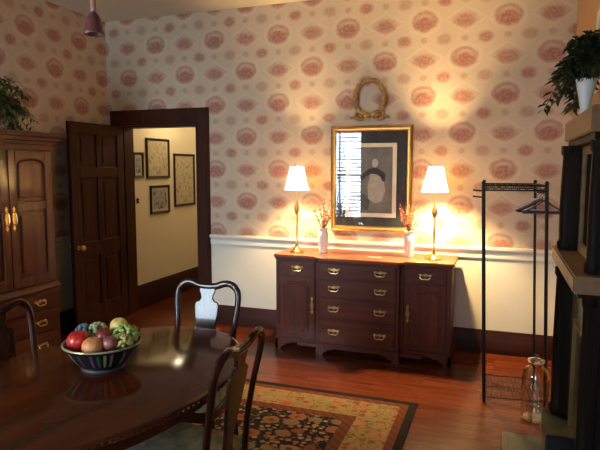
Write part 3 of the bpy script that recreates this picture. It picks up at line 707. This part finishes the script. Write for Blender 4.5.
# ------------------------------------------------------------------ dining chairs
def make_chair():
    c = thing('dining_chair', '', 'chair')
    sw, sd = .235, .225
    seat = [(-.185, -.205), (.185, -.205), (.225, .10), (.22, .185), (.18, .215), (.10, .228), (-.10, .228), (-.18, .215), (-.22, .185), (-.225, .10)]
    m = MB(); m.prism(seat, 'xy', .385, .435); m.build('seat_rail', M['chair'], c, bevel=.006)
    m = MB(); rr = []
    for k, z in ((.95, .43), (.96, .45), (.90, .468), (.7, .478), (.35, .482)): rr.append([m.b.verts.new((x * k, (y - .01) * k + .01, z)) for x, y in seat])
    n = len(seat)
    for a, b in zip(rr, rr[1:]):
        for i in range(n): m._f([a[i], a[(i + 1) % n], b[(i + 1) % n], b[i]])
    m._f(rr[0][::-1]); m._f(rr[-1]); m.build('seat', M['seat'], c, sharp=60)
    for s in (-1, 1):
        p = spline([(s * .165, -.195, .40), (s * .16, -.205, .48), (s * .150, -.222, .60), (s * .158, -.245, .74), (s * .168, -.264, .84), (s * .163, -.276, .905), (s * .135, -.281, .938)], 7)
        MB().tube(p, [.0185 - .003 * math.sin(PI * i / (len(p) - 1)) for i in range(len(p))], 12, .75, (0, 1, 0)).build('back_post', M['chair'], c)
    p = spline([(-.150, -.279, .928), (-.125, -.282, .943), (-.09, -.282, .945), (-.05, -.281, .930), (-.02, -.281, .926), (.02, -.281, .926), (.05, -.281, .930), (.09, -.282, .945), (.125, -.282, .943), (.150, -.279, .928)], 6)
    MB().tube(p, [.019] * len(p), 12, .7, (0, 1, 0)).build('crest_rail', M['chair'], c)
    prof = [(.050, .470), (.048, .49), (.030, .52), (.026, .56), (.036, .62), (.048, .68), (.056, .74), (.062, .79), (.064, .825), (.058, .838), (.040, .846), (.030, .862), (.034, .88), (.043, .905), (.040, .93)]
    m = MB(); L = []
    def yb(z): return -.205 - .078 * ((z - .45) / .49) ** 1.1
    for w_, z in prof:
        y = yb(z); L.append([m.b.verts.new(q) for q in ((-w_, y - .007, z), (w_, y - .007, z), (w_, y + .007, z), (-w_, y + .007, z))])
    for a, b in zip(L, L[1:]):
        for i in range(4): m._f([a[i], a[(i + 1) % 4], b[(i + 1) % 4], b[i]])
    m._f(L[0][::-1]); m._f(L[-1]); m.build('splat', M['chair'], c, bevel=.002)
    MB().box(-.065, .065, -.218, -.185, .43, .475, .006).build('splat_shoe', M['chair'], c)
    for s in (-1, 1):
        p = spline([(s * .195, .18, .40), (s * .212, .202, .33), (s * .205, .198, .20), (s * .195, .188, .08), (s * .205, .205, .02)], 6)
        MB().tube(p, [.030 - .016 * min(1, i / (len(p) * .7)) for i in range(len(p))], 12).lathe([(.012, .03), (.024, .02), (.028, .01), (.024, 0)], (s * .206, .208, 0), 16).build('leg', M['chair'], c)
        MB().tube(spline([(s * .165, -.193, .41), (s * .165, -.2, .25), (s * .16, -.235, .10), (s * .158, -.27, 0)], 6), .0165, 8).build('leg', M['chair'], c)
    return c
ch = make_chair(); ch['group'] = 'dining chairs around the table'
ch.scale = (1.06, 1, .972); ch.location = (-1.45, 2.325, RZ); ch.rotation_euler = (0, 0, PI + math.radians(4)); ch['label'] = 'dark dining chair at the far end of the table, facing the camera'
rc = dup(ch, (-1.126, 1.725, RZ), math.radians(92.5), 'dark dining chair tucked in at the near right side of the table, green seat')
rc.scale = (1.24, 1, .972)
dup(ch, (-1.80, 1.80, RZ), math.radians(-90), 'dark dining chair on the armoire side of the table, cut by the photo edge')

# ------------------------------------------------------------------ pendant above the table
pd = thing('pendant_lamp', 'small bell shaped pendant hanging from the ceiling over the dining table', 'lamp', (-1.41, 1.70, 2.03))
MB().lathe([(.037, 0), (.038, .004), (.034, .012), (.031, .03), (.027, .052), (.018, .07), (.009, .08), (.006, .08), (.02, .05), (.028, .012), (.034, .002)], n=24, cap=False).build('bell_shade', plain('smoky_rose_glass', (.16, .055, .055), .3), pd)
MB().tube([(0, 0, .075), (0, 0, H - 2.03 - .012)], .0095, 10).build('rod', plain('rose_rod', (.50, .25, .20), .5), pd)
MB().lathe([(.05, H - 2.03 - .025), (.05, H - 2.03 - .004), (.045, H - 2.03)], n=24).build('ceiling_rose', M['brass'], pd)

# ------------------------------------------------------------------ garment rack and hangers
gr = thing('garment_rack', 'thin black metal garment rack with wire shelf standing on the bare floor', 'clothes rack', (0, 0, 0))
FB = [(-.055, 3.75), (.322, 3.80), (.275, 4.20), (-.062, 4.17)]
LEAN = -.05
def gp(i, z): return (FB[i][0] + LEAN * z / 1.45, FB[i][1], z)
for i in range(4):
    m = MB(); m.tube([gp(i, .0), gp(i, 1.45)], .011 if i in (0, 1) else .009, 10); m.sphere(gp(i, 1.452), .013, 10, 6)
    m.build('post', M['iron'], gr)
for z, r in ((1.435, .006), (1.405, .005)):
    m = MB()
    for i in range(4): m.tube([gp(i, z), gp((i + 1) % 4, z)], r, 8)
    m.build('top_rail', M['iron'], gr)
m = MB()
for i in (0, 2):
    A, B = Vector(gp(i, 1.435)), Vector(gp(i + 1, 1.435)); dn = Vector((0, 0, -.03)); K = 16
    m.tube([A + (B - A) * k / K + (dn if k % 2 else Vector()) for k in range(K + 1)], .0035, 6)
m.build('rail_lattice', M['iron'], gr)
m = MB()
for k in range(1, 9):
    m.tube([Vector(gp(0, 1.435)).lerp(Vector(gp(1, 1.435)), k / 9), Vector(gp(3, 1.435)).lerp(Vector(gp(2, 1.435)), k / 9)], .0025, 6)
m.build('top_wires', M['iron'], gr)
m = MB()
for i in range(4): m.tube([gp(i, .035), gp((i + 1) % 4, .035)], .005, 8)
for k in range(1, 15): m.tube([Vector(gp(0, .035)).lerp(Vector(gp(1, .035)), k / 15), Vector(gp(3, .035)).lerp(Vector(gp(2, .035)), k / 15)], .002, 5)
m.tube([Vector(gp(0, .03)).lerp(Vector(gp(3, .03)), .5), Vector(gp(1, .03)).lerp(Vector(gp(2, .03)), .5)], .003, 6)
m.build('wire_shelf', M['iron'], gr)
m = MB()
for z in (1.40, 1.36):
    m.tube([gp(0, z), (gp(0, z)[0] - .065, 3.77, z + .004)], .005, 8)
m.build('side_hook', M['iron'], gr)
A, B = Vector(gp(1, 1.385)), Vector(gp(2, 1.385))
MB().tube([A, B], .008, 10).build('hanging_rod', M['iron'], gr)
hm = {'navy': plain('navy_plastic', (.05, .07, .12), .35), 'dark': plain('dark_plastic', (.02, .02, .025), .4), 'wood': wood('hanger_wood', (.16, .07, .03), (.28, .14, .06), .4, 'x', .2), 'white': plain('white_plastic', (.6, .6, .6), .4)}
for k, (t, kind, lab, tilt) in enumerate(((.12, 'navy', 'navy plastic hanger nearest the front of the garment rack', 4), (.34, 'dark', 'black plastic hanger just behind the navy one on the rack', -6), (.56, 'wood', 'brown wooden hanger third along the garment rack rod', 9), (.8, 'white', 'white plastic hanger at the back of the garment rack rod', -5))):
    p = A.lerp(B, t)
    h = thing('clothes_hanger', lab, 'hanger', (p.x, p.y, p.z + .011), math.radians(tilt), 'hangers on the garment rack')
    MB().tube([(.0, 0, -.06), (0, 0, -.035)] + [(.016 * math.sin(a * PI / 6) , 0, -.016 + .016 * -math.cos(a * PI / 6)) for a in range(1, 10)], .0022, 7).build('hook', M['iron'], h)
    hwid = .15 if k else .13
    MB().tube(spline([(-hwid, 0, -.135), (-hwid * .5, 0, -.10), (-.02, 0, -.066), (0, 0, -.06), (.02, 0, -.066), (hwid * .5, 0, -.10), (hwid, 0, -.135)], 4), .008, 8, .7).build('shoulder', hm[kind], h)
    MB().tube([(-hwid, 0, -.137), (hwid, 0, -.137)], .005, 8).build('bar', hm[kind], h)

# ------------------------------------------------------------------ glass jar
jar = thing('glass_jar', 'big clear glass jar standing on the floor beside the fireplace', 'jar', (.245, 3.60, 0))
MB().lathe([(.002, .002), (.07, 0), (.078, .008), (.08, .03), (.08, .26), (.074, .30), (.055, .325), (.04, .335), (.038, .35), (.046, .36), (.044, .364), (.036, .355), (.034, .338), (.05, .318), (.069, .295), (.075, .26), (.075, .03), (.068, .014), (.002, .012)], n=40).build('body', M['jar_glass'], jar)
MB().lathe([(.032, .352), (.036, .362), (.05, .366), (.05, .374), (.03, .382), (.012, .386), (.016, .396), (.012, .408), (.002, .412)], n=28).build('lid', M['jar_glass'], jar)

# ------------------------------------------------------------------ fireplace
FX = XR
fp = thing('fireplace_mantel', 'tall dark wooden fireplace mantel with columns and mirror at the right edge', 'fireplace', (FX, 3.1, 0))
def fbx(x0, x1, y0, y1, z0, z1, bev=.004): return MB().box(x0 - FX, x1 - FX, y0 - 3.1, y1 - 3.1, z0, z1, bev)
fbx(.43, .498, 2.62, 3.60, 0.0, 1.74).build('back_panel', M['mantel'], fp)
fbx(.307, .47, 2.60, 3.65, 1.008, 1.085, .008).build('mantel_shelf', M['mantel_oak'], fp)
fbx(.33, .47, 2.63, 3.62, .985, 1.01, .004).build('shelf_moulding', M['mantel'], fp)
fbx(.345, .498, 2.60, 3.65, 1.70, 1.81, .006).build('top_shelf', M['mantel_oak'], fp)
fbx(.365, .498, 2.63, 3.62, 1.665, 1.70, .004).build('top_moulding', M['mantel'], fp)
def column(x, y, r, z0, z1, x2):
    m = MB(); h = z1 - z0
    m.lathe([(r, z0), (r * 1.15, z0 + .02), (r * 1.15, z0 + .04), (r * .9, z0 + .06), (r, z0 + h * .4), (r * .88, z1 - .06), (r * 1.12, z1 - .04), (r * 1.12, z1)], (x - FX, y - 3.1, 0), 20)
    m.box(x - FX, x2 - FX, y - r - 3.1, y + r - 3.1, z0, z1)
    return m.build('column', M['mantel'], fp)
column(.358, 3.46, .042, .12, .985, .45); column(.358, 3.46, .04, 1.085, 1.67, .45)
column(.395, 2.70, .035, .12, .985, .45); column(.395, 2.70, .033, 1.085, 1.67, .45)
fbx(.275, .45, 3.12, 3.49, 0.012, .125, .006).build('plinth', M['black'], fp)
fbx(.345, .45, 2.62, 2.80, 0.012, .125, .006).build('plinth', M['mantel'], fp)
fbx(.425, .432, 2.80, 3.38, 1.13, 1.63, .001).build('mirror', M['mirror'], fp)
m = MB()
for a in ((2.77, 2.81, 1.09, 1.66), (3.37, 3.41, 1.09, 1.66), (2.80, 3.38, 1.09, 1.14), (2.80, 3.38, 1.62, 1.66)): m.box(.415 - FX, .435 - FX, a[0] - 3.1, a[1] - 3.1, a[2], a[3], .003)
m.build('mirror_frame', M['mantel_oak'], fp)
def tile_mat():
    t = NT('green_glazed_tile'); v, x, y, z = t.xyz()
    b = t.n('TexBrick', Vector=t.vec(y, z), Scale=1.0, Mortar_Size=0.003, Brick_Width=.075, Row_Height=.075); b.offset = 0
    b.inputs['Color1'].default_value = (.10, .09, .05, 1); b.inputs['Color2'].default_value = (.16, .13, .08, 1); b.inputs['Mortar'].default_value = (.03, .03, .025, 1)
    t.bsdf(b.outputs[0], .25, 0, .5); return t.m
def hearth_mat():
    t = NT('hearth_tile'); v, x, y, z = t.xyz()
    b = t.n('TexBrick', Vector=v, Scale=1.0, Mortar_Size=0.003, Brick_Width=.09, Row_Height=.09); b.offset = 0
    b.inputs['Color1'].default_value = (.05, .055, .035, 1); b.inputs['Color2'].default_value = (.075, .07, .045, 1); b.inputs['Mortar'].default_value = (.03, .028, .02, 1)
    t.bsdf(b.outputs[0], .4, 0, .5); return t.m
m = MB()
for a in ((2.78, 2.90, .0, .97), (3.28, 3.42, .0, .97), (2.90, 3.28, .72, .97)): m.box(.405 - FX, .432 - FX, a[0] - 3.1, a[1] - 3.1, a[2] + .012, a[3], .002)
m.build('tile_surround', tile_mat(), fp)
fbx(.415, .4305, 2.90, 3.28, .012, .72, .002).build('fireback', M['black'], fp)
m = MB()
for a in ((2.89, 2.905, .012, .73), (3.275, 3.29, .012, .73), (2.89, 3.29, .715, .73)): m.box(.398 - FX, .42 - FX, a[0] - 3.1, a[1] - 3.1, a[2], a[3], .002)
m.build('firebox_trim', M['brass'], fp)
hearth = struct(MB().box(.06, .43, 2.55, 3.33, 0, .012, .002).build('trim_4', hearth_mat()))

# plant in a white vase and a white framed print over the mantel
pv = thing('potted_greenery', 'trailing dark greenery in a white vase on the mantel top', 'plant', (.372, 3.05, 1.81))
MB().lathe([(.026, 0), (.03, .006), (.022, .02), (.028, .06), (.04, .12), (.047, .155), (.05, .165), (.046, .165), (.036, .12), (.004, .10)], n=28).build('vase', M['white_ceramic'], pv)
def lim2(r):
    a = r.uniform(PI * .45, PI * 1.08); L = r.uniform(.08, .26)
    return Vector((math.cos(a) * L * .8, math.sin(a) * L, 0)), r.uniform(.02, .13), r.uniform(.03, .18)
def lim3(r):
    a = r.uniform(0, 2 * PI); L = r.uniform(.03, .07)
    return Vector((math.cos(a) * L, math.sin(a) * L * 2.5, 0)), r.uniform(.07, .22), r.uniform(.0, .05)
m = MB(); fronds(m, random.Random(4), 17, (0, 0, .15), lim2, ll=.06, lw=.014); fronds(m, random.Random(6), 40, (0, 0, .15), lim3, ll=.05, lw=.014)
for v in m.b.verts: v.co.x = min(v.co.x, .10); v.co.z = max(v.co.z, .004)
m.build('foliage', leaf_mat('dark_ivy_green', (.018, .03, .010), (.075, .085, .032)), pv)
wf = thing('framed_print', 'pale framed print hung on the tan wall above the mantel', 'picture', (XR - .002, 3.34, 1.97))
fm = frame_mesh(.30, .46, .04, .02).build('frame', plain('pale_frame', (.55, .52, .46), .5), wf); fm.rotation_euler = (0, 0, -PI / 2)
MB().box(-.008, 0, -.27, .27, .03, .43).build('print', plain('faded_print', (.34, .30, .24), .8, var=.4, scale=12), wf)

# ------------------------------------------------------------------ pictures in the hall
def hall_mat(name, dark):
    t = NT(name); v, x, y, z = t.xyz()
    n = t.noise(v, 22, 4)
    a, b = ((.04, .045, .05), (.34, .33, .30)) if dark else ((.30, .24, .15), (.52, .43, .28))
    t.bsdf(t.ramp(n, [(.34, a), (.5, b)]), .6, 0, .3); return t.m
HP = [('tall dark framed sheet of sketches, top of the pair in the hall', 5.222, 5.672, 1.425, 1.875, False),
      ('small framed dark photograph low on the hall wall under the tall sheet', 5.28, 5.657, 1.02, 1.345, True),
      ('large upright framed document on the hall wall right of the sheet', 5.77, 6.24, 1.075, 1.715, False),
      ('framed picture half hidden by the open door leaf in the hall', 4.985, 5.165, 1.435, 1.712, True),
      ('narrow framed picture on the hall wall beside the right door jamb', 6.33, 6.62, 1.08, 1.49, True)]
for i, (lab, y0, y1, z0, z1, dk) in enumerate(HP):
    f = thing('framed_picture', lab, 'picture', (HX + .002, (y0 + y1) / 2, z0), 0, 'pictures on the hall wall')
    hwid, hh = (y1 - y0) / 2, z1 - z0
    fr = frame_mesh(hwid, hh, .028, .022).build('frame', M['black'], f); fr.rotation_euler = (0, 0, PI / 2)
    MB().box(0, .006, -hwid + .015, hwid - .015, .015, hh - .015).build('mat_board', plain('cream_mat', (.50, .42, .28), .8), f)
    q = .055 if dk else .04
    MB().box(.005, .0075, -hwid + q, hwid - q, q, hh - q).build('print', hall_mat('hall_print', dk), f)
sw = thing('light_switch', 'small dark switch plate on the cream hall wall', 'switch', (HX + .001, 5.055, 1.16))
MB().box(0, .006, -.022, .022, 0, .055, .002).build('plate', M['black'], sw)
MB().box(.005, .014, -.005, .005, .022, .036, .001).build('toggle', M['brass'], sw)

# ------------------------------------------------------------------ light
hl = thing('hall_lantern', 'small glowing globe lantern hanging in the hall beyond the doorway', 'lamp', (-3.36, 5.56, 2.20))
MB().sphere((0, 0, 0), .055, 20, 14).build('globe', emit_mat('lantern_glow', (1.0, .80, .50), 90), hl)
MB().tube([(0, 0, .05), (0, 0, H - 2.20)], .006, 8).lathe([(.04, H - 2.215), (.04, H - 2.20)], n=20).lathe([(.02, .045), (.022, .06), (.008, .08)], n=14).build('rod', M['brass'], hl)
point('hall_light', (-2.75, 6.4, 2.55), (1.0, .80, .50), 26, .12)
for i, (x0, x1, z0, z1) in enumerate(WIN):
    l = bpy.data.lights.new('window_daylight', 'AREA'); l.shape = 'RECTANGLE'; l.size = x1 - x0 + .1; l.size_y = z1 - z0 + .1
    l.color = (.74, .86, 1.0); l.energy = (330, 45)[i]  # the weaker one is added fill through the made-up second window
    o = bpy.data.objects.new('window_daylight', l); COL.objects.link(o)
    o.location = ((x0 + x1) / 2, YF - .35, (z0 + z1) / 2); o.rotation_euler = (PI / 2, 0, 0)   # faces +y
w = bpy.data.worlds.new('World'); SC.world = w; w.use_nodes = True
bg = w.node_tree.nodes['Background']; bg.inputs[0].default_value = (.55, .72, 1.0, 1); bg.inputs[1].default_value = 1.0

# ------------------------------------------------------------------ camera
cam = bpy.data.cameras.new('camera'); cam.sensor_width = 36; cam.lens = 554.55 * 36 / 600; cam.clip_start = .02
co = bpy.data.objects.new('camera', cam); COL.objects.link(co)
yaw, pitch, roll = .346623, .103541, .000563
fw = Vector((-math.sin(yaw) * math.cos(pitch), math.cos(yaw) * math.cos(pitch), -math.sin(pitch)))
rt = Vector((math.cos(yaw), math.sin(yaw), 0)); up = rt.cross(fw)
r2 = rt * math.cos(roll) + up * math.sin(roll); u2 = up * math.cos(roll) - rt * math.sin(roll)
mt = Matrix((r2, u2, -fw)).transposed().to_4x4(); mt.translation = (0, 0, 1.55); co.matrix_world = mt
SC.camera = co
vs = SC.view_settings; vs.view_transform = 'Standard'; vs.look = 'None'; vs.gamma = 1.0; vs.use_curve_mapping = False
vs.exposure = -0.2
SC.cycles.max_bounces = 8; SC.cycles.sample_clamp_indirect = 80.0
